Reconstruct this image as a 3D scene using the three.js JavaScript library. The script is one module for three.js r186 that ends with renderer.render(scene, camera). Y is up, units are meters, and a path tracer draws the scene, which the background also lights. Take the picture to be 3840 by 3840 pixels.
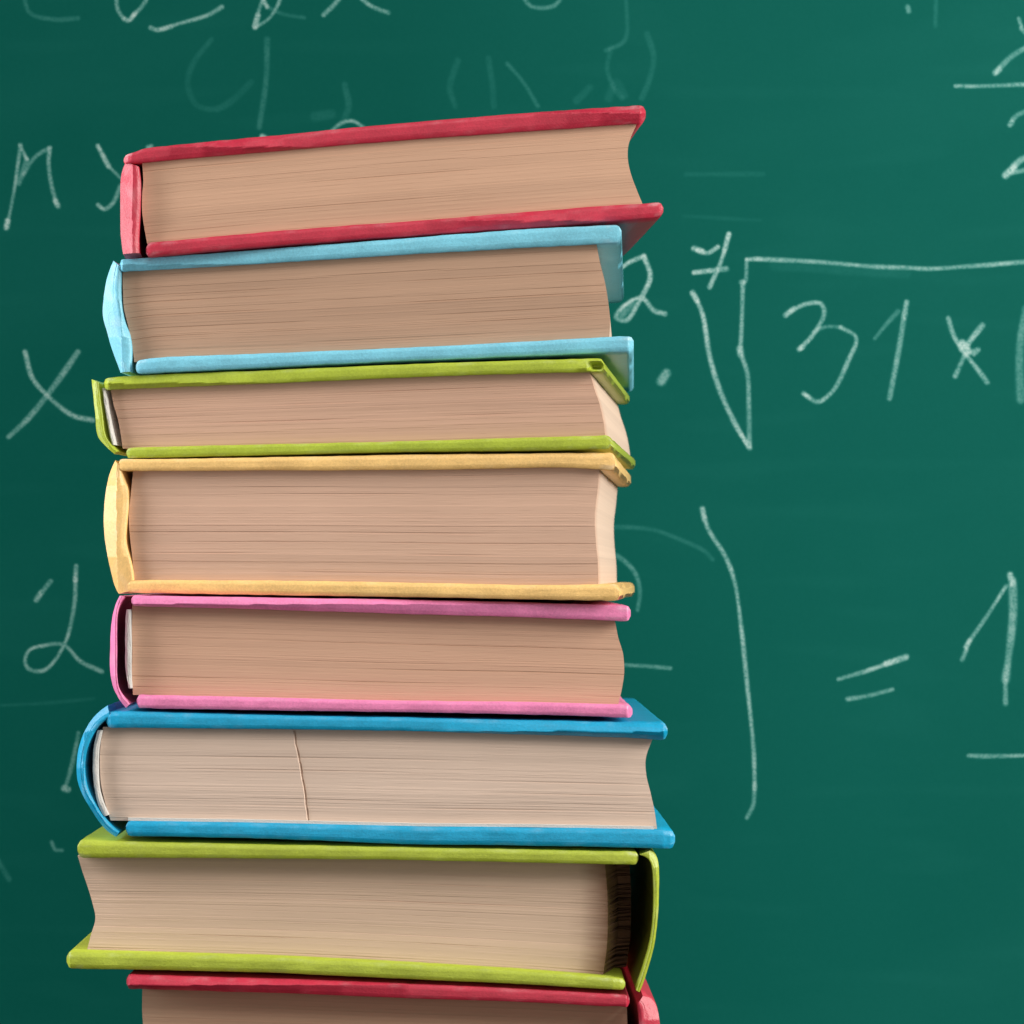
import * as THREE from 'three';
import { ImprovedNoise } from 'three/addons/math/ImprovedNoise.js';
import { toCreasedNormals, mergeGeometries } from 'three/addons/utils/BufferGeometryUtils.js';
import { RectAreaLightUniformsLib } from 'three/addons/lights/RectAreaLightUniformsLib.js';

// ---------------------------------------------------------------- camera, lamps, exposure
RectAreaLightUniformsLib.init();
const scene = new THREE.Scene();
scene.background = new THREE.Color(0.012, 0.013, 0.013);
const renderer = new THREE.WebGLRenderer({ antialias: true });
renderer.setSize(1024, 1024);
renderer.toneMapping = THREE.LinearToneMapping;
renderer.toneMappingExposure = 1.13;
renderer.shadowMap.enabled = true;

const camera = new THREE.PerspectiveCamera(15.873, 1, 0.05, 20);
camera.position.set(0, 0.15, 1.015);
camera.focus = 1.012; camera.userData.fStop = 56;              // the board behind is a touch soft
camera.setViewOffset(3840, 3840, 0, -230, 3840, 3840);     // the lens is shifted: the horizon is a little below the middle

function softbox(pos, target, w, h, color, intensity) {
  const l = new THREE.RectAreaLight(color, intensity, w, h);
  l.position.set(...pos); l.lookAt(...target); l.castShadow = true;
  scene.add(l);
}
// large softboxes at right and above, added left rim lamp, added low front fill
softbox([1.25, 0.66, 0.42], [0.05, 0.14, -0.05], 0.6, 0.7, new THREE.Color(1, 0.97, 0.92), 20);
softbox([-0.5, 0.34, 0.1], [0, 0.27, 0.54], 0.3, 0.5, new THREE.Color(0.98, 0.98, 1), 11.5);
softbox([0.2, 1.3, 1.2], [0, 0.15, -0.02], 1.2, 0.6, new THREE.Color(1, 0.97, 0.93), 3.0);
softbox([0.2, 0.0, 1.9], [0, 0.12, 0], 1.6, 1.2, new THREE.Color(1, 0.97, 0.93), 0.95);

// ---------------------------------------------------------------- helpers
const noise = new ImprovedNoise();
let seed = 20240;
const rnd = () => { seed = (seed * 1664525 + 1013904223) >>> 0; return seed / 4294967296; };
const lerp = (a, b, t) => a + (b - a) * t;
const clamp = (v, a = 0, b = 1) => Math.min(b, Math.max(a, v));
const smooth = (a, b, v) => { const t = clamp((v - a) / (b - a)); return t * t * (3 - 2 * t); };
const fbm = (x, y, z) => noise.noise(x, y, z) * 0.6 + noise.noise(x * 2.1, y * 2.1, z + 7) * 0.3 + noise.noise(x * 4.3, y * 4.3, z + 13) * 0.15;
const MM = 0.001;
function yAt(line) {                                        // smooth height along a measured edge
  return x => {
    const n = line.length;
    if (x <= line[0][0]) return line[0][1] + (x - line[0][0]) * (line[1][1] - line[0][1]) / (line[1][0] - line[0][0]);
    if (x >= line[n - 1][0]) return line[n - 1][1] + (x - line[n - 1][0]) * (line[n - 1][1] - line[n - 2][1]) / (line[n - 1][0] - line[n - 2][0]);
    let i = 0; while (x > line[i + 1][0]) i++;
    const s = k => { const a = line[Math.max(0, k - 1)], b = line[Math.min(n - 1, k + 1)]; return (b[1] - a[1]) / (b[0] - a[0]); };
    const [x0, y0] = line[i], [x1, y1] = line[i + 1], h = x1 - x0, t = (x - x0) / h;
    return (2 * t ** 3 - 3 * t * t + 1) * y0 + (t ** 3 - 2 * t * t + t) * h * s(i) + (3 * t * t - 2 * t ** 3) * y1 + (t ** 3 - t * t) * h * s(i + 1);
  };
}
function curve(pts) { const c = new THREE.CatmullRomCurve3(pts.map(p => new THREE.Vector3(p[0], p[1], 0)), false, 'centripetal'); return t => c.getPoint(clamp(t)); }
function loft(rows, base) {                       // rows of closed rings -> one smooth skin with end caps
  const m = rows[0].length, pos = [], uv = [], idx = [], col = [];
  const tint = w => { if (base) for (const q of ['r', 'g', 'b']) col.push(w > 0 ? lerp(base[q], 0.82, w) : base[q] * (1 + w)); };   // w > 0 rubbed pale, w < 0 grubby
  rows.forEach((r, i) => {
    let v = 0;
    for (let j = 0; j <= m; j++) {
      const p = r[j % m], q = r[(j + m - 1) % m];
      if (j) v += Math.hypot(p[0] - q[0], p[1] - q[1], p[2] - q[2]);
      pos.push(p[0] * MM, p[1] * MM, p[2] * MM); uv.push(p[3] * MM, v * MM); tint(p[4] || 0);
    }
  });
  const w = m + 1;
  for (let i = 0; i + 1 < rows.length; i++) for (let j = 0; j < m; j++) {
    const a = i * w + j, b = a + 1, c = a + w, d = c + 1;
    idx.push(a, c, b, b, c, d);
  }
  for (const [i, flip] of [[0, 1], [rows.length - 1, 0]]) {
    const r = rows[i], c = pos.length / 3, mid = [0, 0, 0];
    r.forEach(p => { mid[0] += p[0] / m; mid[1] += p[1] / m; mid[2] += p[2] / m; });
    pos.push(...mid.map(v => v * MM)); uv.push(r[0][3] * MM, 0); tint(0);
    for (let j = 0; j < m; j++) flip ? idx.push(c, i * w + j, i * w + j + 1) : idx.push(c, i * w + j + 1, i * w + j);
  }
  const g = new THREE.BufferGeometry();
  g.setAttribute('position', new THREE.Float32BufferAttribute(pos, 3));
  g.setAttribute('uv', new THREE.Float32BufferAttribute(uv, 2));
  if (base) g.setAttribute('color', new THREE.Float32BufferAttribute(col, 3));
  g.setIndex(idx);
  return g;
}
const skin = g => toCreasedNormals(g, 1.25);
function part(name, geometry, material, parent, label) {
  const m = new THREE.Mesh(geometry, material);
  m.name = name; m.castShadow = m.receiveShadow = true; parent.add(m);
  if (label) m.userData.label = label;
  return m;
}

// ---------------------------------------------------------------- procedural surfaces
function dataTexture(n, fn, srgb) {
  const d = new Uint8Array(n * n * 4);
  for (let j = 0; j < n; j++) for (let i = 0; i < n; i++) {
    const c = fn(i, j), k = (j * n + i) * 4;
    for (let q = 0; q < 3; q++) d[k + q] = clamp(c[q], 0, 255); d[k + 3] = 255;
  }
  const t = new THREE.DataTexture(d, n, n, THREE.RGBAFormat);
  t.wrapS = t.wrapT = THREE.RepeatWrapping; t.magFilter = THREE.LinearFilter; t.minFilter = THREE.LinearMipmapLinearFilter; t.generateMipmaps = true;
  if (srgb) t.colorSpace = THREE.SRGBColorSpace;
  t.needsUpdate = true;
  return t;
}
// fine grain of the covering paper: 256 px over 24 mm
const per = (x, y, f, z) => { const a = x * Math.PI * 2, b = y * Math.PI * 2; return noise.noise(Math.cos(a) * f + 11, Math.sin(a) * f + Math.cos(b) * f + z, Math.sin(b) * f + 5); };
const grainField = [];
for (let j = 0; j < 256; j++) for (let i = 0; i < 256; i++) {
  const x = i / 256, y = j / 256;
  grainField.push(per(x, y, 9, 1) * 0.5 + per(x, y, 22, 4) * 0.35 + (rnd() - 0.5) * 0.5);
}
const grain = dataTexture(256, (i, j) => { const v = 128 + grainField[j * 256 + i] * 90; return [v, v, v]; });
grain.repeat.set(1 / 0.024, 1 / 0.024);
const mottle = dataTexture(256, (i, j) => { const v = 240 + grainField[j * 256 + i] * 24 + 12 * per(i / 256, j / 256, 1.1, 7); return [v, v, v]; }, true);
mottle.repeat.set(1 / 0.037, 1 / 0.037);
const mat = new THREE.MeshPhysicalMaterial({ vertexColors: true, map: mottle, roughness: 0.4, bumpMap: grain, bumpScale: 0.00012, specularIntensity: 0.8 });
const paperGrain = new THREE.MeshStandardMaterial({ vertexColors: true, roughness: 0.95 });
const liningPaper = new THREE.MeshStandardMaterial({ color: new THREE.Color(0.62, 0.6, 0.56), roughness: 0.9, bumpMap: grain, bumpScale: 0.0003 });

// ---------------------------------------------------------------- chalkboard
const CHALK = [
  [0.3,2.7,[-191.2,376.1],[-188.6,368.8],[-179.2,366.2],[-169.8,366.7]],
  [0.6,2.3,[-155.0,377.1],[-154.2,369.9],[-151.6,366.2]],
  [0.95,2.7,[-151.9,366.5],[-150.0,365.9],[-147.4,368.6]],
  [0.65,2.3,[-148.0,368.0],[-144.3,371.9],[-141.7,377.1]],
  [0.75,2.7,[-141.5,363.0],[-138.6,362.1],[-133.4,363.4]],
  [0.65,2.5,[-137.5,362.4],[-129.2,364.9],[-118.8,368.0],[-113.6,371.1]],
  [0.9,2.7,[-98.5,376.1],[-95.9,371.1]],
  [0.3,2.3,[-95.9,371.1],[-89.6,368.3],[-81.3,366.9]],
  [0.6,2.3,[-96.9,376.1],[-99.8,367.8],[-101.1,363.6]],
  [0.95,3.3,[-99.5,367.6],[-100.6,363.2]],
  [0.6,2.1,[-100.6,363.0],[-95.3,366.5],[-91.7,371.9],[-90.1,377.1]],
  [0.65,2.9,[-73.8,368.0],[-69.8,371.9],[-65.6,377.1]],
  [0.65,2.5,[-59.9,375.1],[-55.2,371.4],[-48.5,368.8]],
  [0.4,2.7,[3.6,376.1],[6.8,371.7],[11.5,370.7],[16.7,371.9],[19.8,376.1]],
  [0.22,2.7,[44.3,376.1],[44.0,358.4],[39.6,355.3],[36.5,354.2]],
  [0.17,3.1,[38.6,355.3],[37.0,346.9],[39.6,339.6],[42.7,335.5]],
  [0.17,3.1,[52.6,360.5],[55.2,351.1],[53.1,341.7],[50.5,335.5]],
  [0.14,4.8,[25.0,334.4],[30.2,339.6]],
  [0.14,4.2,[37.5,335.5],[40.6,341.7],[43.8,336.5]],
  [0.16,3.5,[-117.7,358.4],[-124.8,349.0],[-126.9,340.7],[-123.5,332.9],[-116.7,331.1],[-110.4,333.9],[-102.1,341.7]],
  [0.3,3.3,[-95.9,358.4],[-96.3,342.8],[-99.0,324.0]],
  [0.2,3.5,[-65.6,340.7],[-64.1,332.3],[-66.2,326.1]],
  [0.16,6.3,[-77.1,328.2],[-70.9,329.2]],
  [0.65,2.1,[-71.4,321.9],[-66.7,325.8],[-62.5,326.5],[-58.1,324.0]],
  [1,3.5,[-97.9,320.5],[-96.9,320.0]],
  [0.8,2.7,[-142.5,316.3],[-141.2,316.7]],
  [0.14,3.5,[-21.4,350.1],[-24.5,339.6],[-22.4,332.3]],
  [0.14,3.5,[-9.4,351.1],[-7.8,339.6],[-7.3,332.3]],
  [0.28,2.7,[-2.1,349.0],[4.2,341.7],[9.9,332.3]],
  [0.5,3.1,[154.4,371.1],[154.8,369.4]],
  [0.2,2.3,[165.5,376.1],[165.2,363.6]],
  [0.8,2.9,[197.8,366.5],[198.8,363.6]],
  [0.6,2.7,[198.8,362.6],[202.1,359.4]],
  [0.75,3.5,[188.6,345.3],[190.2,346.7]],
  [0.55,2.9,[189.1,345.9],[194.8,351.6],[202.1,356.1]],
  [0.6,2.5,[173.0,340.2],[181.3,340.1],[202.1,340.9]],
  [0.8,3.1,[194.4,325.1],[195.1,326.1]],
  [0.5,2.7,[195.4,327.1],[197.5,329.0],[202.1,330.8]],
  [0.8,4.2,[192.6,305.3],[195.9,308.4]],
  [0.6,4.2,[195.9,308.9],[199.0,311.5],[203.2,312.5]],
  [0.6,2.7,[194.8,306.3],[203.2,307.9]],
  [0.12,2.7,[67.7,305.7],[81.3,305.7],[97.9,305.8]],
  [0.09,2.1,[66.7,289.4],[96.9,287.7]],
  [0.6,2.3,[-197.3,286.5],[-194.8,299.0],[-193.0,311.5],[-192.2,317.2]],
  [1,3.5,[-197.8,284.9],[-197.3,287.5]],
  [0.7,2.5,[-192.6,317.2],[-189.8,311.5]],
  [0.45,2.9,[-189.8,311.5],[-192.8,302.1]],
  [0.5,2.3,[-191.2,305.3],[-186.5,312.5],[-180.8,316.1]],
  [0.6,2.3,[-180.8,316.1],[-181.3,310.5],[-180.1,301.1],[-178.0,293.8]],
  [0.85,3.3,[-178.7,295.4],[-177.6,293.3]],
  [0.8,2.7,[-162.1,316.9],[-157.9,308.9]],
  [0.6,2.1,[-157.9,308.9],[-152.1,303.2]],
  [0.65,2.3,[-162.0,293.8],[-159.6,292.1],[-156.3,294.3],[-153.2,301.1]],
  [0.7,2.7,[-190.5,236.3],[-187.6,226.1],[-181.3,218.8],[-171.9,211.5],[-164.1,209.6]],
  [0.6,3.1,[-169.8,236.3],[-179.2,222.9],[-189.6,209.9],[-196.9,203.1]],
  [0.7,3.1,[-186.1,139.4],[-184.2,142.2]],
  [0.55,2.7,[-184.4,141.9],[-180.5,146.7]],
  [0.8,2.9,[-170.5,152.6],[-170.9,146.9]],
  [0.68,2.3,[-170.7,147.9],[-171.3,137.0],[-175.3,121.6],[-182.9,112.0],[-189.1,112.5],[-190.5,115.6],[-188.8,119.8],[-183.4,121.5],[-175.6,121.9],[-168.8,115.4],[-160.5,111.4]],
  [0.14,1.9,[-202.1,98.1],[-184.4,98.9],[-163.6,100.8]],
  [0.45,2.5,[-169.6,87.5],[-171.9,76.0],[-174.4,67.2]],
  [0.8,4.6,[-175.1,65.8],[-173.8,65.4]],
  [0.4,2.5,[-180.1,44.8],[-178.6,41.8],[-175.9,41.6]],
  [0.3,3.1,[-201.1,37.5],[-196.7,30.2]],
  [0.8,2.5,[40.6,267.7],[45.8,271.4],[51.3,273.7]],
  [0.8,2.9,[51.3,273.7],[53.8,265.7],[50.4,257.4]],
  [0.75,2.7,[50.4,257.4],[44.3,248.6],[40.4,249.8],[43.2,254.0],[50.4,257.4],[55.3,252.4],[59.5,251.2]],
  [0.5,3.5,[42.7,250.6],[46.9,255.2]],
  [0.65,5.6,[58.1,224.8],[60.1,227.9]],
  [0.9,3.5,[70.9,276.7],[74.0,275.6]],
  [0.85,2.7,[72.4,276.1],[76.1,274.9],[80.2,277.3]],
  [0.9,2.7,[84.5,282.3],[82.8,276.1]],
  [0.75,2.5,[83.4,277.6],[81.1,270.8],[77.0,261.6]],
  [0.85,2.9,[70.9,267.3],[77.1,268.0]],
  [0.65,2.9,[77.1,268.0],[83.6,268.8]],
  [0.9,3.3,[70.3,259.4],[72.1,256.3]],
  [0.8,2.9,[71.4,257.8],[74.2,251.1],[77.1,234.2],[81.1,221.0],[87.7,206.8],[92.3,199.3]],
  [1,3.8,[91.7,200.5],[92.7,198.8]],
  [0.6,2.7,[92.5,200.0],[92.3,215.6],[91.7,228.1],[89.0,236.0]],
  [0.9,4.2,[88.8,237.5],[89.2,235.4]],
  [0.7,2.7,[89.0,236.7],[89.6,249.0],[90.0,263.6]],
  [0.5,2.1,[89.1,263.6],[90.7,263.6],[91.5,271.9]],
  [0.9,2.7,[91.5,272.4],[96.9,272.7]],
  [0.65,2.5,[94.8,272.6],[111.5,271.9],[126.8,270.9],[138.6,269.8],[154.2,269.2],[162.5,268.8],[179.2,269.8],[203.2,271.7]],
  [0.1,5.2,[102.1,269.8],[154.2,266.7]],
  [0.85,2.9,[106.7,250.6],[109.9,253.2]],
  [0.75,2.5,[108.4,252.1],[114.3,254.9],[120.3,255.2],[121.8,251.6],[117.7,243.4],[112.5,237.7]],
  [0.9,3.5,[111.9,237.3],[113.4,238.2]],
  [0.4,2.3,[117.2,243.8],[122.4,246.1],[128.5,245.9]],
  [0.65,2.5,[128.2,245.9],[134.2,241.9],[131.0,232.5],[125.1,221.0],[119.3,216.8],[114.6,219.3]],
  [0.85,3.1,[113.8,220.0],[115.7,218.6]],
  [0.4,2.5,[141.5,241.5],[145.9,246.9],[150.6,252.1]],
  [0.8,2.9,[154.0,255.8],[153.0,250.0]],
  [0.6,3.1,[153.2,251.1],[150.6,235.4],[147.3,218.2]],
  [0.75,2.9,[170.2,249.5],[172.4,242.7],[175.6,237.0]],
  [0.65,2.7,[175.1,237.5],[180.3,231.3],[185.5,224.4]],
  [0.7,3.1,[183.6,246.7],[177.1,238.6]],
  [0.6,2.9,[178.2,238.6],[173.0,226.9]],
  [0.85,4.2,[175.6,239.6],[177.7,236.5]],
  [0.6,2.5,[177.1,235.4],[182.1,237.3],[180.3,235.4]],
  [0.4,4.6,[200.3,253.2],[198.2,236.7],[198.6,217.7]],
  [0.85,2.9,[74.2,175.0],[75.0,170.8]],
  [0.7,2.5,[74.8,172.4],[76.5,167.0],[83.1,156.4],[86.7,146.7],[89.3,129.0],[91.6,106.9],[94.2,80.3],[94.6,65.6]],
  [0.5,2.3,[94.6,67.7],[94.0,59.3],[91.6,54.3]],
  [0.24,2.7,[38.6,167.9],[46.9,167.7],[55.7,166.6],[66.4,162.6],[75.0,158.5],[78.1,155.2]],
  [0.38,2.5,[39.6,157.3],[42.7,155.4],[47.7,150.2],[49.8,142.7],[48.8,135.4]],
  [0.5,2.3,[39.6,114.2],[52.1,113.5],[61.7,112.7]],
  [0.65,2.7,[127.3,108.4],[137.5,111.4],[146.9,114.6]],
  [0.9,3.3,[145.9,114.4],[153.8,117.1]],
  [0.6,2.5,[130.9,100.6],[139.6,102.1],[148.5,104.4]],
  [0.5,2.7,[175.7,116.1],[177.3,119.8]],
  [0.9,3.5,[177.1,120.8],[178.6,123.4]],
  [0.65,2.5,[178.2,122.9],[185.5,133.3],[192.8,144.8]],
  [1,3.8,[194.4,149.2],[195.3,145.8]],
  [0.6,4.4,[195.4,146.9],[195.5,133.4],[193.6,115.6],[192.6,108.3]],
  [0.6,2.7,[192.6,109.4],[192.6,98.9]],
  [0.6,2.3,[178.2,78.5],[185.5,78.3],[203.2,78.7]],
];

const BOARD = 0.9, BOARD_CX = 0, BOARD_CY = 0.174, BOARD_Z = -0.42;
function chalkTexture() {
  const n = 2048, sc = n / (BOARD * 1000), mask = new Float32Array(n * n);
  const ox = (BOARD_CX - BOARD / 2) * 1000, oy = (BOARD_CY - BOARD / 2) * 1000;
  for (const [strength, width, ...pts] of CHALK) {
    const c = new THREE.CatmullRomCurve3(pts.map(p => new THREE.Vector3((p[0] - ox) * sc, (p[1] - oy) * sc, 0)), false, 'centripetal');
    const len = c.getLength(), steps = Math.max(4, Math.ceil(len / 0.7)), dot = len < 30 * sc * 0.104, r0 = width * sc * (dot ? 0.36 : 0.41), z = rnd() * 50;
    const stroke = new Map();
    for (let s = 0; s <= steps; s++) {
      const p = c.getPoint(s / steps), w = r0 * (0.9 + 0.3 * noise.noise(s * 0.02, z, 0));
      const press = Math.min(1, strength * (dot ? 0.95 : strength < 0.32 ? 0.8 : 1.12)) * (0.92 + 0.35 * noise.noise(s * 0.035, z, 3));
      const R = Math.ceil(w * 1.5);
      for (let y = -R; y <= R; y++) for (let x = -R; x <= R; x++) {
        const X = Math.round(p.x) + x, Y = Math.round(p.y) + y;
        if (X < 0 || Y < 0 || X >= n || Y >= n) continue;
        const d = Math.hypot(X - p.x, Y - p.y) / w, a = press * (1 - smooth(0.45, 1.3, d));
        if (a > (stroke.get(Y * n + X) || 0)) stroke.set(Y * n + X, a);
      }
    }
    for (const [k, a] of stroke) mask[k] = 1 - (1 - mask[k]) * (1 - a);
  }
  return dataTexture(n, (i, j) => {
    const X = i / sc, Y = j / sc, a = mask[j * n + i];
    const cloud = fbm(X * 0.012, Y * 0.012, 3) * 0.55 + fbm(X * 0.05 + Y * 0.02, Y * 0.03, 9) * 0.25 + noise.noise(X * 0.5, Y * 0.35, 4) * 0.1;
    const inner = smooth(2, 70, X) * smooth(2, 70, BOARD * 1000 - X) * smooth(2, 70, Y) * smooth(2, 70, BOARD * 1000 - Y);
    const dust = clamp(0.02 * (1 - inner) + inner * (0.014 + cloud * 0.02 + 0.042 * Math.max(0, fbm(X * 0.0035 + Y * 0.0012 + 4, Y * 0.016 - X * 0.004, 21)) + 0.012 * smooth(0.1, 0.6, noise.noise(X * 0.02 + Y * 0.004, Y * 0.11, 33)) + (rnd() - 0.5) * 0.018), 0, 0.3);
    const tooth = clamp(0.86 + (rnd() - 0.5) * 0.4 + noise.noise(X * 1.5, Y * 1.5, 2) * 0.7 + noise.noise(X * 0.4, Y * 0.4, 8) * 0.25, 0.12, 1);
    const k = 1 - (1 - dust) * (1 - a * tooth * 0.88);
    return [lerp(0, 222, k), lerp(92, 238, k), lerp(81, 232, k)];
  }, true);
}
{
  const t = chalkTexture(); t.wrapS = t.wrapT = THREE.ClampToEdgeWrapping;
  const BW = 1.7, BH = 1.1, g = new THREE.BoxGeometry(BW, BH, 0.014), q = g.attributes.uv;      // the written patch sits in the middle of a wider board
  for (let i = 0; i < q.count; i++) q.setXY(i, 0.5 + (q.getX(i) - 0.5) * BW / BOARD, 0.5 + (q.getY(i) - 0.5) * BH / BOARD);
  const m = new THREE.Mesh(g, new THREE.MeshPhysicalMaterial({ map: t, roughness: 0.6, specularIntensity: 0.16 }));
  m.name = 'chalkboard'; m.position.set(BOARD_CX, BOARD_CY, BOARD_Z - 0.007); m.receiveShadow = m.castShadow = true;
  m.userData = { label: 'dark green chalkboard with handwritten white chalk formulas behind the books', category: 'chalkboard' };
  scene.add(m);
}

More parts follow.
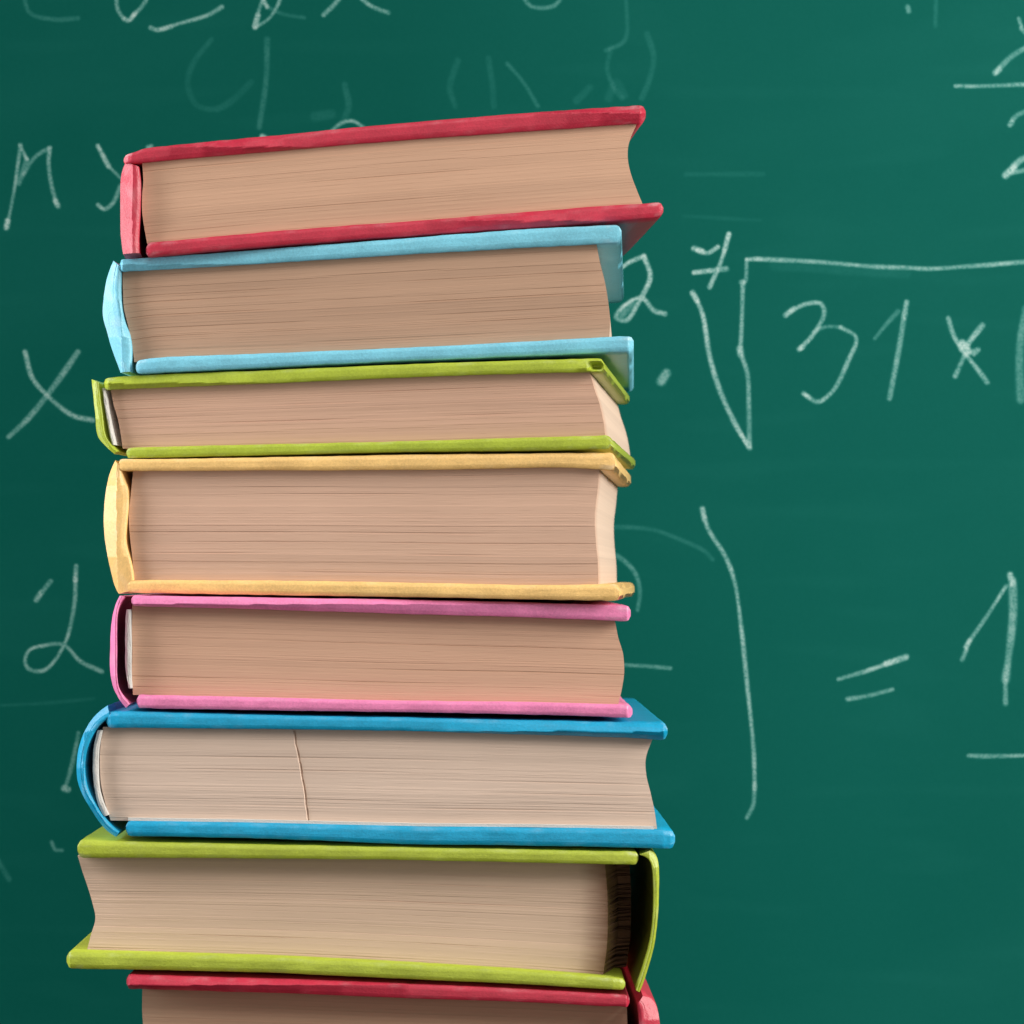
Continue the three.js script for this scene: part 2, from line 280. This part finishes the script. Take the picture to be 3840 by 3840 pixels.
// ---------------------------------------------------------------- books (all measures in millimetres, in each book's own frame)
const BOOKS = {
  red: { at: [-34.6,237.7], yaw: -2.9, depth: 205, inset: 2.5, top: [[[-72.5,27.4],[-69.7,28.3],[-67.1,29.3],[-55.1,30.8],[-33.1,33.1],[3.7,36.9],[40.6,40.1],[71.9,42.4]],[[-72.5,25.2],[-67.5,25.5],[-55.1,26.8],[-33.1,28.8],[3.7,32.2],[40.6,35.0],[71.9,37.4]]], bot: [[[-66.4,3.4],[-47.8,5.2],[-27.6,7.1],[3.7,9.6],[48.4,13.3],[76.8,15.4]],[[-66.4,-0.4],[-47.8,1.4],[-27.6,3.1],[3.7,5.6],[48.4,8.9],[76.8,11.3]]], spine: [[[-72.1,25.7],[-73.1,23.2],[-73.5,18.8],[-73.5,11.4],[-73.4,5.6],[-72.8,0.4]],[[-68.3,24.4],[-67.8,20.3],[-67.8,14.4],[-68.1,7.8],[-68.3,4.1],[-68.1,0.6]],0,0.4,1.0], left: [[-67.5,26.0],[-67.2,23.5],[-67.5,17.6],[-67.5,11.7],[-66.9,7.3],[-66.1,3.8]], right: [[69.6,38.2],[67.6,35.4],[67.0,29.4],[67.8,24.2],[69.4,19.4],[71.2,15.2]] },
  light_blue: { at: [-38.3,205.6], yaw: 1.9, depth: 225, inset: 3.0, top: [[[-70.7,31.4],[-44.4,33.1],[7.4,37.0],[37.2,39.2],[68.5,40.8]],[[-70.7,28.1],[-44.4,29.5],[7.4,32.6],[37.2,34.2],[68.5,35.7]]], bot: [[[-66.2,3.3],[-60.9,4.2],[-22.2,5.6],[7.4,6.8],[44.2,8.6],[71.9,10.1]],[[-66.2,-0.2],[-44.4,0.8],[7.4,3.2],[44.2,4.6],[71.9,5.7]]], spine: [[[-72.5,31.2],[-74.3,27.1],[-75.2,21.2],[-75.7,16.0],[-74.3,11.6],[-73.3,7.4],[-71.8,3.5],[-70.5,0.1]],[[-70.2,29.3],[-70.4,24.9],[-70.3,18.9],[-69.1,13.4],[-68.1,11.6],[-67.2,7.1],[-67.5,3.4],[-67.6,0.3]],0,0.3,1.2], left: [[-70.1,29.0],[-70.0,23.6],[-69.7,17.6],[-68.5,12.9],[-67.5,8.8],[-66.8,3.6]], right: [[61.6,36.0],[62.6,30.7],[63.9,24.8],[64.8,18.9],[65.3,14.4],[65.1,9.3]] },
  green_upper: { at: [-42.0,182.8], yaw: 3.9, depth: 200, inset: 3.0, top: [[[-71.8,21.3],[-65.6,22.0],[-26.0,23.5],[11.0,24.9],[45.9,26.0],[67.3,26.4]],[[-71.8,18.2],[-65.6,18.5],[-26.0,19.9],[11.0,21.3],[45.9,22.4],[67.3,22.7]]], bot: [[[-65.5,2.1],[-48.3,2.5],[11.0,3.7],[48.0,4.7],[69.2,5.2]],[[-65.5,-0.8],[-48.3,-0.5],[11.0,0.8],[48.0,1.1],[69.2,1.5]]], spine: [[[-75.3,21.2],[-74.8,16.8],[-74.2,10.9],[-73.7,5.7],[-71.8,3.1],[-68.8,0.4]],[[-73.1,20.4],[-72.7,16.1],[-72.0,10.9],[-71.3,5.7],[-70.1,3.6],[-67.7,1.1]],0,0.2,0.5], lining: [[[-72.3,18.7],[-71.6,13.9],[-70.6,8.0],[-69.4,2.9]],[[-71.4,18.7],[-70.7,13.9],[-69.6,8.0],[-68.4,2.9]],-1.0,0.0,0.25], left: [[-70.2,18.8],[-69.4,14.7],[-68.2,10.3],[-67.4,5.8],[-66.8,2.0]], right: [[63.4,22.6],[64.6,18.7],[66.1,14.3],[67.1,9.9],[67.7,4.7]], dent: [65.3,24.3,1.7,1.0] },
  yellow: { at: [-39.8,144.5], yaw: 3.1, depth: 205, inset: 3.0, top: [[[-69.8,37.2],[-44.1,37.4],[8.8,38.3],[45.7,38.6],[68.2,38.8]],[[-69.8,33.9],[-44.1,34.0],[-5.9,34.1],[23.6,34.2],[53.1,34.7],[68.2,33.9]]], bot: [[[-67.6,3.6],[-28.1,3.5],[8.8,3.0],[45.7,2.3],[69.4,2.6]],[[-67.6,0.1],[-28.1,-0.5],[8.8,-1.0],[45.7,-1.7],[69.4,-2.1]]], spine: [[[-70.7,36.9],[-72.4,33.6],[-73.8,26.2],[-74.1,18.6],[-73.2,11.2],[-71.9,5.5],[-70.9,1.5],[-69.9,-0.2]],[[-68.9,35.0],[-68.1,31.4],[-67.0,28.6],[-67.2,21.1],[-67.9,14.6],[-66.6,10.0],[-65.6,5.5],[-65.5,0.7]],0,0.5,1.3], left: [[-65.9,34.8],[-66.5,28.7],[-67.1,21.1],[-66.8,12.9],[-66.1,7.8],[-65.6,2.9]], right: [[63.9,35.4],[63.3,31.5],[62.6,23.9],[62.8,17.3],[63.4,9.2],[63.6,1.5]] },
  pink: { at: [-38.3,111.5], yaw: -0.5, depth: 205, inset: 4.0, top: [[[-67.0,32.4],[-29.5,31.8],[7.3,31.2],[44.2,30.3],[71.2,29.6]],[[-67.0,29.5],[-29.5,28.5],[7.3,27.3],[44.2,26.2],[71.2,25.2]]], bot: [[[-65.5,4.9],[-29.5,4.1],[7.3,3.2],[44.2,2.8],[71.7,2.0]],[[-65.5,1.2],[-29.5,0.6],[7.3,0.1],[44.2,-0.6],[71.7,-1.5]]], spine: [[[-70.2,32.3],[-71.7,28.9],[-71.9,21.5],[-71.9,14.2],[-71.7,8.3],[-70.7,4.2],[-68.5,1.3]],[[-69.1,32.0],[-70.6,28.2],[-70.8,21.5],[-70.8,14.2],[-70.7,8.6],[-69.5,5.0],[-67.3,2.4]],0,2.6,0.4], lining: [[[-68.4,28.5],[-68.7,23.7],[-68.8,17.8],[-68.7,11.9],[-67.9,6.7]],[[-67.2,28.5],[-67.2,23.7],[-67.1,17.8],[-67.2,11.9],[-66.9,6.7]],-2.0,0.0,0.25], left: [[-67.0,29.7],[-67.1,25.2],[-67.0,17.8],[-67.1,11.1],[-66.8,4.3]], right: [[66.9,25.7],[67.8,22.2],[69.2,17.0],[69.5,13.3],[68.9,8.1],[67.8,2.0]] },
  deep_blue: { at: [-38.3,76.3], yaw: -0.5, depth: 205, inset: 3.0, top: [[[-74.0,35.5],[-62.6,35.4],[-29.5,34.5],[7.3,33.8],[59.0,32.7],[81.4,32.3]],[[-74.0,31.0],[-29.5,30.6],[7.3,30.1],[44.2,29.0],[66.3,28.3],[81.4,27.5]]], bot: [[[-68.5,5.3],[-29.5,4.7],[7.3,3.8],[44.2,3.4],[83.5,2.7]],[[-68.5,1.1],[-29.5,0.3],[7.3,-1.2],[44.2,-1.7],[83.5,-2.6]]], spine: [[[-73.6,37.2],[-77.5,34.1],[-80.7,28.6],[-82.1,22.7],[-81.9,15.2],[-78.4,8.8],[-74.5,3.0],[-71.3,0.8]],[[-72.7,33.9],[-75.3,32.3],[-78.2,27.9],[-79.7,22.7],[-79.4,15.5],[-76.7,9.8],[-73.3,4.6],[-70.2,2.3]],0,0.3,0.7], lining: [[[-76.3,30.3],[-77.3,26.5],[-77.7,22.6],[-77.4,15.2],[-76.4,10.3],[-74.6,6.4]],[[-74.9,30.3],[-75.8,26.5],[-76.1,22.6],[-76.0,15.2],[-74.9,10.7],[-73.2,6.9]],-1.2,0.0,0.25], left: [[-75.0,30.5],[-75.7,25.7],[-75.9,20.5],[-75.6,15.0],[-74.5,9.4],[-72.9,4.6]], right: [[77.4,27.8],[75.6,24.7],[75.6,19.0],[76.8,13.8],[77.9,8.6],[78.6,3.0]], crease: [[-22.3,30.5],[-20.6,19.0],[-19.1,9.1],[-18.0,4.6]], tip: 1 },
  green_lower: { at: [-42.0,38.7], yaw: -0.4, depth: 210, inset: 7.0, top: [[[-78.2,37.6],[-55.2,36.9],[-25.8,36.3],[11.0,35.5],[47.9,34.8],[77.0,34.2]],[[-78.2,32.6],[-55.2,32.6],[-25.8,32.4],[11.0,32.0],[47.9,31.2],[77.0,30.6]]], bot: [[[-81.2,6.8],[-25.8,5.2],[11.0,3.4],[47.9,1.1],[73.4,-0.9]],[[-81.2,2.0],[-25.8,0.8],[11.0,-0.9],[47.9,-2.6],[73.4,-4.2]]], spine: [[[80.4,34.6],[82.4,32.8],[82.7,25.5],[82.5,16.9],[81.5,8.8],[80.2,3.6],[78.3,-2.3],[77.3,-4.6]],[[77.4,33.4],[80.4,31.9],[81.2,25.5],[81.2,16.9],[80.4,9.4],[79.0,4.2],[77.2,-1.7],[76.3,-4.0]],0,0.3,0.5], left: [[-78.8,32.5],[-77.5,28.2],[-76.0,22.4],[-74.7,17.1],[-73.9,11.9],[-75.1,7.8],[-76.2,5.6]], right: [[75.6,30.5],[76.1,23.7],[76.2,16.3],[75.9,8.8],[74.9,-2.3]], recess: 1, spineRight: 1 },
  red_lower: { at: [-38.3,6.3], yaw: -0.6, depth: 205, inset: 9.0, top: [[[-68.3,32.7],[-29.5,31.6],[7.3,30.2],[44.2,28.5],[70.9,27.0]],[[-68.3,28.8],[-29.5,27.7],[7.3,26.2],[44.2,24.9],[70.9,23.5]]], bot: [[[-66.3,3.6],[-29.5,2.3],[7.3,1.1],[70.9,-1.2]],[[-66.3,0.1],[-29.5,-1.3],[7.3,-2.4],[70.9,-4.8]]], spine: [[[74.6,26.6],[77.3,25.6],[78.9,22.0],[79.6,14.6],[79.6,7.3],[78.6,0.6],[76.7,-3.8]],[[73.0,24.5],[73.3,22.0],[73.7,17.6],[74.0,12.4],[73.9,6.5],[73.4,1.4],[73.1,-2.3]],0,0.4,1.4], left: [[-64.6,27.9],[-64.7,21.1],[-64.4,13.7],[-64.3,7.7],[-64.6,2.2]], right: [[70.4,22.8],[70.6,17.2],[70.7,9.8],[70.6,2.3],[70.4,-2.5]], spineRight: 1 },
};

function boardGeometry([topLine, botLine], depth, z, base, dent) {       // one cover board wrapped in covering paper
  const x0 = topLine[0][0], x1 = topLine[topLine.length - 1][0], T = yAt(topLine), Bm = yAt(botLine), rows = [], N = 84;
  for (let i = 0; i <= N; i++) {
    const f = i / N, e = 0.5 - 0.5 * Math.cos(Math.PI * f), x = lerp(x0, x1, lerp(f, e, 0.65));
    const d = Math.min(x - x0, x1 - x), t = T(x), b = Bm(x), hh = (t - b) / 2, r = hh * 0.75;
    const sc = d < r ? 0.42 + 0.58 * Math.sqrt(Math.max(0, 1 - (1 - d / r) ** 2)) : 1;
    const rc = 1.6, zc = d < rc ? rc - Math.sqrt(Math.max(0, rc * rc - (rc - d) ** 2)) : 0;
    const fold = Math.exp(-(((x1 - x) / 5) ** 2)) + 0.7 * Math.exp(-(((x - x0) / 4) ** 2));    // turned-in cloth at the corners is lumpier
    const mid = (t + b) / 2, h = hh * sc, ring = [];
    const wob = (y, zz) => 0.16 * fbm(x * 0.06, zz * 0.07, z) + (0.10 + fold * 0.2) * noise.noise(x * 0.3, y * 0.5 + zz * 0.3, z + 4);
    const rub = (y, edge) => clamp(0.3 * edge * (0.25 + 0.75 * fold) * smooth(0.0, 0.55, noise.noise(x * 0.3, y * 0.5, z + 1) + 0.4 * noise.noise(x * 0.9, y * 1.1, z + 2)), 0, 0.3) - 0.07 * Math.max(0, fbm(x * 0.05, y * 0.06, z + 6));
    const push = (y, zz, edge = 0) => ring.push([x, y + wob(y, zz), zz, x, rub(y, edge)]);
    const rf = Math.min(hh * 0.72, 1.7);
    for (let k = 0; k <= 7; k++) { const a = Math.PI / 2 * (1 - k / 7); push(mid + h - rf * sc * (1 - Math.sin(a)), -zc - rf * (1 - Math.cos(a)), k > 1 && k < 6 ? 1 : 0.3); }
    for (let k = 1; k <= 3; k++) push(mid + (h - rf * sc) * (1 - k / 2), -zc);
    for (let k = 1; k <= 7; k++) { const a = Math.PI / 2 * k / 7; push(mid - h + rf * sc * (1 - Math.sin(a)), -zc - rf * (1 - Math.cos(a)), k > 1 && k < 6 ? 0.7 : 0.2); }
    for (let k = 1; k <= 14; k++) push(mid - h, lerp(-zc - rf, -depth + zc + 1, k / 14));
    push(mid - h * 0.6, -depth + zc); push(mid + h * 0.6, -depth + zc);
    for (let k = 0; k < 14; k++) push(mid + h, lerp(-depth + zc + 1, -zc - rf, k / 14));
    // front face breathes in and out a little
    ring.forEach(p => { if (p[2] > -3) p[2] += 0.34 * fbm(x * 0.11 + p[1] * 0.06, p[1] * 0.11 - x * 0.03, z + 9) + fold * 0.12 * noise.noise(x * 0.4, p[1] * 0.6, z + 2); });
    if (dent) ring.forEach(p => { if (p[2] > -3) p[2] -= 5 * Math.exp(-(((x - dent[0]) / dent[2]) ** 4) - (((p[1] - dent[1]) / dent[3]) ** 4)); });   // torn corner
    rows.push(ring);
  }
  return skin(loft(rows, base));
}
function stripGeometry([outer, inner, zf, bulge, wrap], depth, z, rough = 1, base) {   // spine or lining: a bent strip running back along the book
  const rows = [], N = 90;
  const soften = pts => { const c = curve(pts), a = [], at = k => c(clamp(k / N)); for (let i = 0; i <= N; i++) { const s = new THREE.Vector3(), w = Math.min(7, i, N - i); for (let k = -w; k <= w; k++) s.add(at(i + k)); a.push(s.divideScalar(2 * w + 1)); } return a; };
  const O = soften(outer), I = soften(inner);
  for (let i = 0; i <= N; i++) {
    const t = i / N, o = O[i], n = I[i], th = Math.hypot(o.x - n.x, o.y - n.y), r = Math.min(th * 0.48, wrap * 1.6), ring = [];
    const s = Math.sin(Math.PI * t);
    const push = (w, zz) => {
      const back = bulge * s * smooth(0, 14, -zz) * (w > 0.5 ? 1 : 0.8), dx = (o.x - n.x) / th, dy = (o.y - n.y) / th;
      const j = rough * (0.12 * fbm(o.y * 0.13, zz * 0.1 + w, z) + 0.05 * noise.noise(o.y * 0.55, w * 2 + zz * 0.3, z + 3));
      ring.push([lerp(n.x, o.x, w) + dx * (back + j * (w > 0.5 ? 1 : 0.7)), lerp(n.y, o.y, w) + dy * back * 0.2, zz + zf - (base ? Math.min(2.0, th * 0.45) * w ** 1.5 * smooth(-4, 0, zz) : 0) + rough * 0.25 * fbm(o.y * 0.22, w * 1.5, z + 8), o.y, 0.1 * smooth(0.0, 0.6, noise.noise(o.y * 0.25, w * 2, z + 4)) - 0.12 * Math.max(0, fbm(o.y * 0.2, w * 2, z + 5))]);
    };
    const e = r / th;
    for (let k = 0; k <= 10; k++) push(0, lerp(-depth, -r, (k / 10) ** 0.5));
    for (let k = 1; k <= 8; k++) { const a = Math.PI / 2 * k / 8; push(e * (1 - Math.cos(a)), -r + r * Math.sin(a)); }
    for (let k = 1; k <= 8; k++) push(lerp(e, 1 - e, k / 9), 0.12 * Math.sin(Math.PI * k / 9));
    for (let k = 0; k <= 8; k++) { const a = Math.PI / 2 * (1 - k / 8); push(1 - e * (1 - Math.cos(a)), -r + r * Math.sin(a)); }
    for (let k = 1; k <= 10; k++) push(1, lerp(-r, -depth, (k / 10) ** 2));
    rows.push(ring);
  }
  return skin(loft(rows, base));
}
function pagesGeometry(b, topLine, botLine, tone, leaves, z) {
  // every leaf is its own step: it stands out or back a little from its neighbours along the tail, fore-edge and back
  const Lc = curve(b.left), Rc = curve(b.right), T = yAt(topLine), Bm = yAt(botLine), NU = 40, NS = 8;
  const crease = b.crease && curve(b.crease), rows = [], cols = [];
  const zf = -b.inset, zb = -b.depth + 3;
  let sig = 0, sigTone = 0, sigOut = 0, left = 0, edgeAt = 0;
  const thick = []; for (let k = 0; k < leaves; k++) thick.push(0.55 + rnd() * 0.9);
  const total = thick.reduce((p, q) => p + q, 0);
  for (let k = 0; k < leaves; k++) {
    if (left-- <= 0) { left = 4 + Math.floor(rnd() * 7); sig++; sigTone = (rnd() - 0.5) * 0.11; sigOut = rnd() * 0.12; }
    const gap = left === 0 && rnd() < 0.8, gapAt = rnd() * 40, out = sigOut + rnd() * 0.045, side = rnd() * 0.22;
    const tk = 1 + sigTone + (rnd() - 0.5) * 0.045;
    for (const edge of [0, 1]) {
      const v = 1 - (edgeAt + thick[k] * (edge ? 0.93 : 0.02)) / total;     // v = 1 at the upper board
      const l = Lc(1 - v), r = Rc(1 - v), ring = [], cc = [];
      const add = (x, zz, u) => {
        const warp = 0.05 * fbm(x * 0.012, k * 0.04, z);
        ring.push([x, lerp(Bm(x) - 0.15, T(x) + 0.15, v) + warp * Math.sin(Math.PI * v), zz, x]);
        const w = tk + 0.025 * noise.noise(x * 0.018, k * 0.9, z) + 0.015 * noise.noise(x * 0.35, k * 2.1, z + 5) + 0.09 * fbm(x * 0.015, k * 0.05, z + 30);
        const spineShade = b.recess ? smooth(0.885, 0.965, u + 0.012 * noise.noise(k * 0.5, x * 0.2, z)) : 0;   // soft shadow of the loose spine, painted brown into the paper
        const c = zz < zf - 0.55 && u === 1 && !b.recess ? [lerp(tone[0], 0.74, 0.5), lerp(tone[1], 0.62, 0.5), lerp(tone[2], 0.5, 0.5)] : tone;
        cc.push(c[0] * w * lerp(1, 0.3, spineShade), c[1] * w * lerp(1, 0.2, spineShade), c[2] * w * lerp(1, 0.15, spineShade));
      };
      const us = []; for (let i = 0; i <= NU; i++) us.push(i / NU);
      let uc = -1;
      if (crease) { const c = crease(1 - v); uc = (c.x - l.x) / (r.x - l.x); }
      for (const u0 of us) {
        let u = u0, rec = 0, step = 0;
        if (crease) {                                          // a cut runs across the block: pull the nearest columns onto it
          const i0 = Math.round(0.352 * NU), i = Math.round(u0 * NU), dz = [[-2, -0.006, 0], [-1, -0.0025, 0], [0, 0, 0.9], [1, 0.0022, 0], [2, 0.006, 0]].find(q => q[0] === i - i0);
          if (dz) { u = uc + dz[1] + 0.002 * noise.noise(k * 0.12, 5, z); rec = dz[2] * (0.6 + 0.6 * Math.abs(noise.noise(k * 0.4, 2, z))); }
          step = u > uc ? 0.3 : 0;
        }
        const x = lerp(l.x, r.x, u), ends = 0.5 * Math.exp(-u * 60) + 0.25 * Math.exp(-(1 - u) * 80);
        const hollow = b.recess && u > 0.95 ? 14 + 12 * Math.abs(noise.noise(k * 0.35, u * 9, z)) + 200 * (u - 0.95) : 0;
        const open = gap ? 0.13 * smooth(-0.15, 0.4, noise.noise(x * 0.022, gapAt, z + 3)) : 0;
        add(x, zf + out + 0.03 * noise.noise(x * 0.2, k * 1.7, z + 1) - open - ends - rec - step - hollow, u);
      }
      const sgn = b.spineRight ? -1 : 1;
      for (let i = 1; i <= NS; i++) add(r.x + 0.12 * side, lerp(zf - 0.6 - (b.recess ? 34 : 0), zb, i / NS), 1);
      for (let i = 0; i <= 6; i++) add(lerp(r.x, l.x, i / 6), zb - 0.3 * side, 0);
      for (let i = 1; i <= NS; i++) add(l.x - 0.12 * side, lerp(zb, zf - 0.8, i / NS), 0);
      rows.push(ring); cols.push(cc);
    }
    edgeAt += thick[k];
  }
  const m = rows[0].length, pos = [], col = [], idx = [];
  const quad = (a, ca, bq, cb, i) => {
    const j = (i + 1) % m, base = pos.length / 3;
    for (const [r, c, q] of [[a, ca, i], [a, ca, j], [bq, cb, i], [bq, cb, j]]) { pos.push(r[q][0] * MM, r[q][1] * MM, r[q][2] * MM); col.push(c[q * 3], c[q * 3 + 1], c[q * 3 + 2]); }
    idx.push(base, base + 2, base + 1, base + 1, base + 2, base + 3);
  };
  for (let k = 0; k + 1 < rows.length; k++) for (let i = 0; i < m; i++) quad(rows[k], cols[k], rows[k + 1], cols[k + 1], i);
  for (const [k, flip] of [[0, 1], [rows.length - 1, 0]]) for (let i = 1; i + 2 < m; i++) {
    const base = pos.length / 3;
    for (const q of flip ? [0, i, i + 1] : [0, i + 1, i]) { pos.push(rows[k][q][0] * MM, rows[k][q][1] * MM, rows[k][q][2] * MM); col.push(...tone); idx.push(pos.length / 3 - 1); }
  }
  const g = new THREE.BufferGeometry();
  g.setAttribute('position', new THREE.Float32BufferAttribute(pos, 3));
  g.setAttribute('color', new THREE.Float32BufferAttribute(col, 3));
  g.setIndex(idx);
  return toCreasedNormals(g, 0.4);
}
function sheetGeometry(line, x0, x1, z0, z1, thick, z) {     // a thin endpaper lying along a board
  const Y = yAt(line), rows = [];
  for (let i = 0; i <= 50; i++) {
    const x = lerp(x0, x1, i / 50), y = Y(x) + 0.06 * noise.noise(x * 0.09, 1, z), zf = z0 + 0.12 * noise.noise(x * 0.2, 3, z);
    rows.push([[x, y + thick, zf, x], [x, y, zf, x], [x, y, z1, x], [x, y + thick, z1, x]]);
  }
  return toCreasedNormals(loft(rows), 0.4);
}
let serial = 1;
function book(key, name, label, coverHex, paper, extra = {}) {
  const b = BOOKS[key], z = (serial++) * 17.3;
  const o = new THREE.Group(); o.name = name; scene.add(o);
  o.position.set(b.at[0] * MM, b.at[1] * MM, 0); o.rotation.y = -b.yaw * Math.PI / 180;
  o.userData = { label, category: 'book', group: 'colourful hardback books in the stack' };
  const base = new THREE.Color(coverHex);
  part('cover_board', boardGeometry(b.top, b.depth, z, base, b.dent), mat, o);
  part('cover_board', boardGeometry(b.bot, b.depth, z + 5, base), mat, o);
  part('spine', stripGeometry(b.spine, b.depth, z + 9, 1, base), mat, o);
  if (b.lining) part('spine_lining', stripGeometry(b.lining, b.depth * 0.8, z + 11, 1.6), extra.lining || liningPaper, o, 'pale torn lining inside the hollow spine');
  const height = b.left[0][1] - b.left[b.left.length - 1][1];
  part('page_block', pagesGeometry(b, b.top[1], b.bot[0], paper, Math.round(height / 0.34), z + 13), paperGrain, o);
  if (extra.endpaper) {
    const l = b.left[b.left.length - 1][0], r = b.right[b.right.length - 1][0];
    part('endpaper', sheetGeometry(b.bot[0], l + 5, r - 1, -1.4, -b.depth + 4, 0.8, z), liningPaper, o, 'white endpaper along the lower cover');
  }
  return o;
}
book('red', 'book', 'red hardback book tilted on the very top of the stack', '#c9344a', [0.56, 0.34, 0.225]);
book('light_blue', 'book_001', 'pale sky blue hardback book just under the top red one', '#82d2e8', [0.475, 0.295, 0.195]);
book('green_upper', 'book_002', 'thin lime green book with bent cover corner, between pale blue and yellow books', '#b4c43c', [0.57, 0.35, 0.245]);
book('yellow', 'book_003', 'thick yellow hardback book in the middle of the stack', '#ffd082', [0.60, 0.385, 0.275]);
book('pink', 'book_004', 'pink hardback book with hollow spine, between yellow and deep blue books', '#f58abb', [0.585, 0.355, 0.24]);
book('deep_blue', 'book_005', 'deep blue hardback book with pale pages marked by a slanting cut line', '#14a6d2', [0.64, 0.485, 0.385], { endpaper: true });
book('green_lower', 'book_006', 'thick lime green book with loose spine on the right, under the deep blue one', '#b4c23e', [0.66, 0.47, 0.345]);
book('red_lower', 'book_007', 'lowest red book, cut off by the bottom edge of the photo', '#c9344a', [0.52, 0.34, 0.22]);

renderer.render(scene, camera);
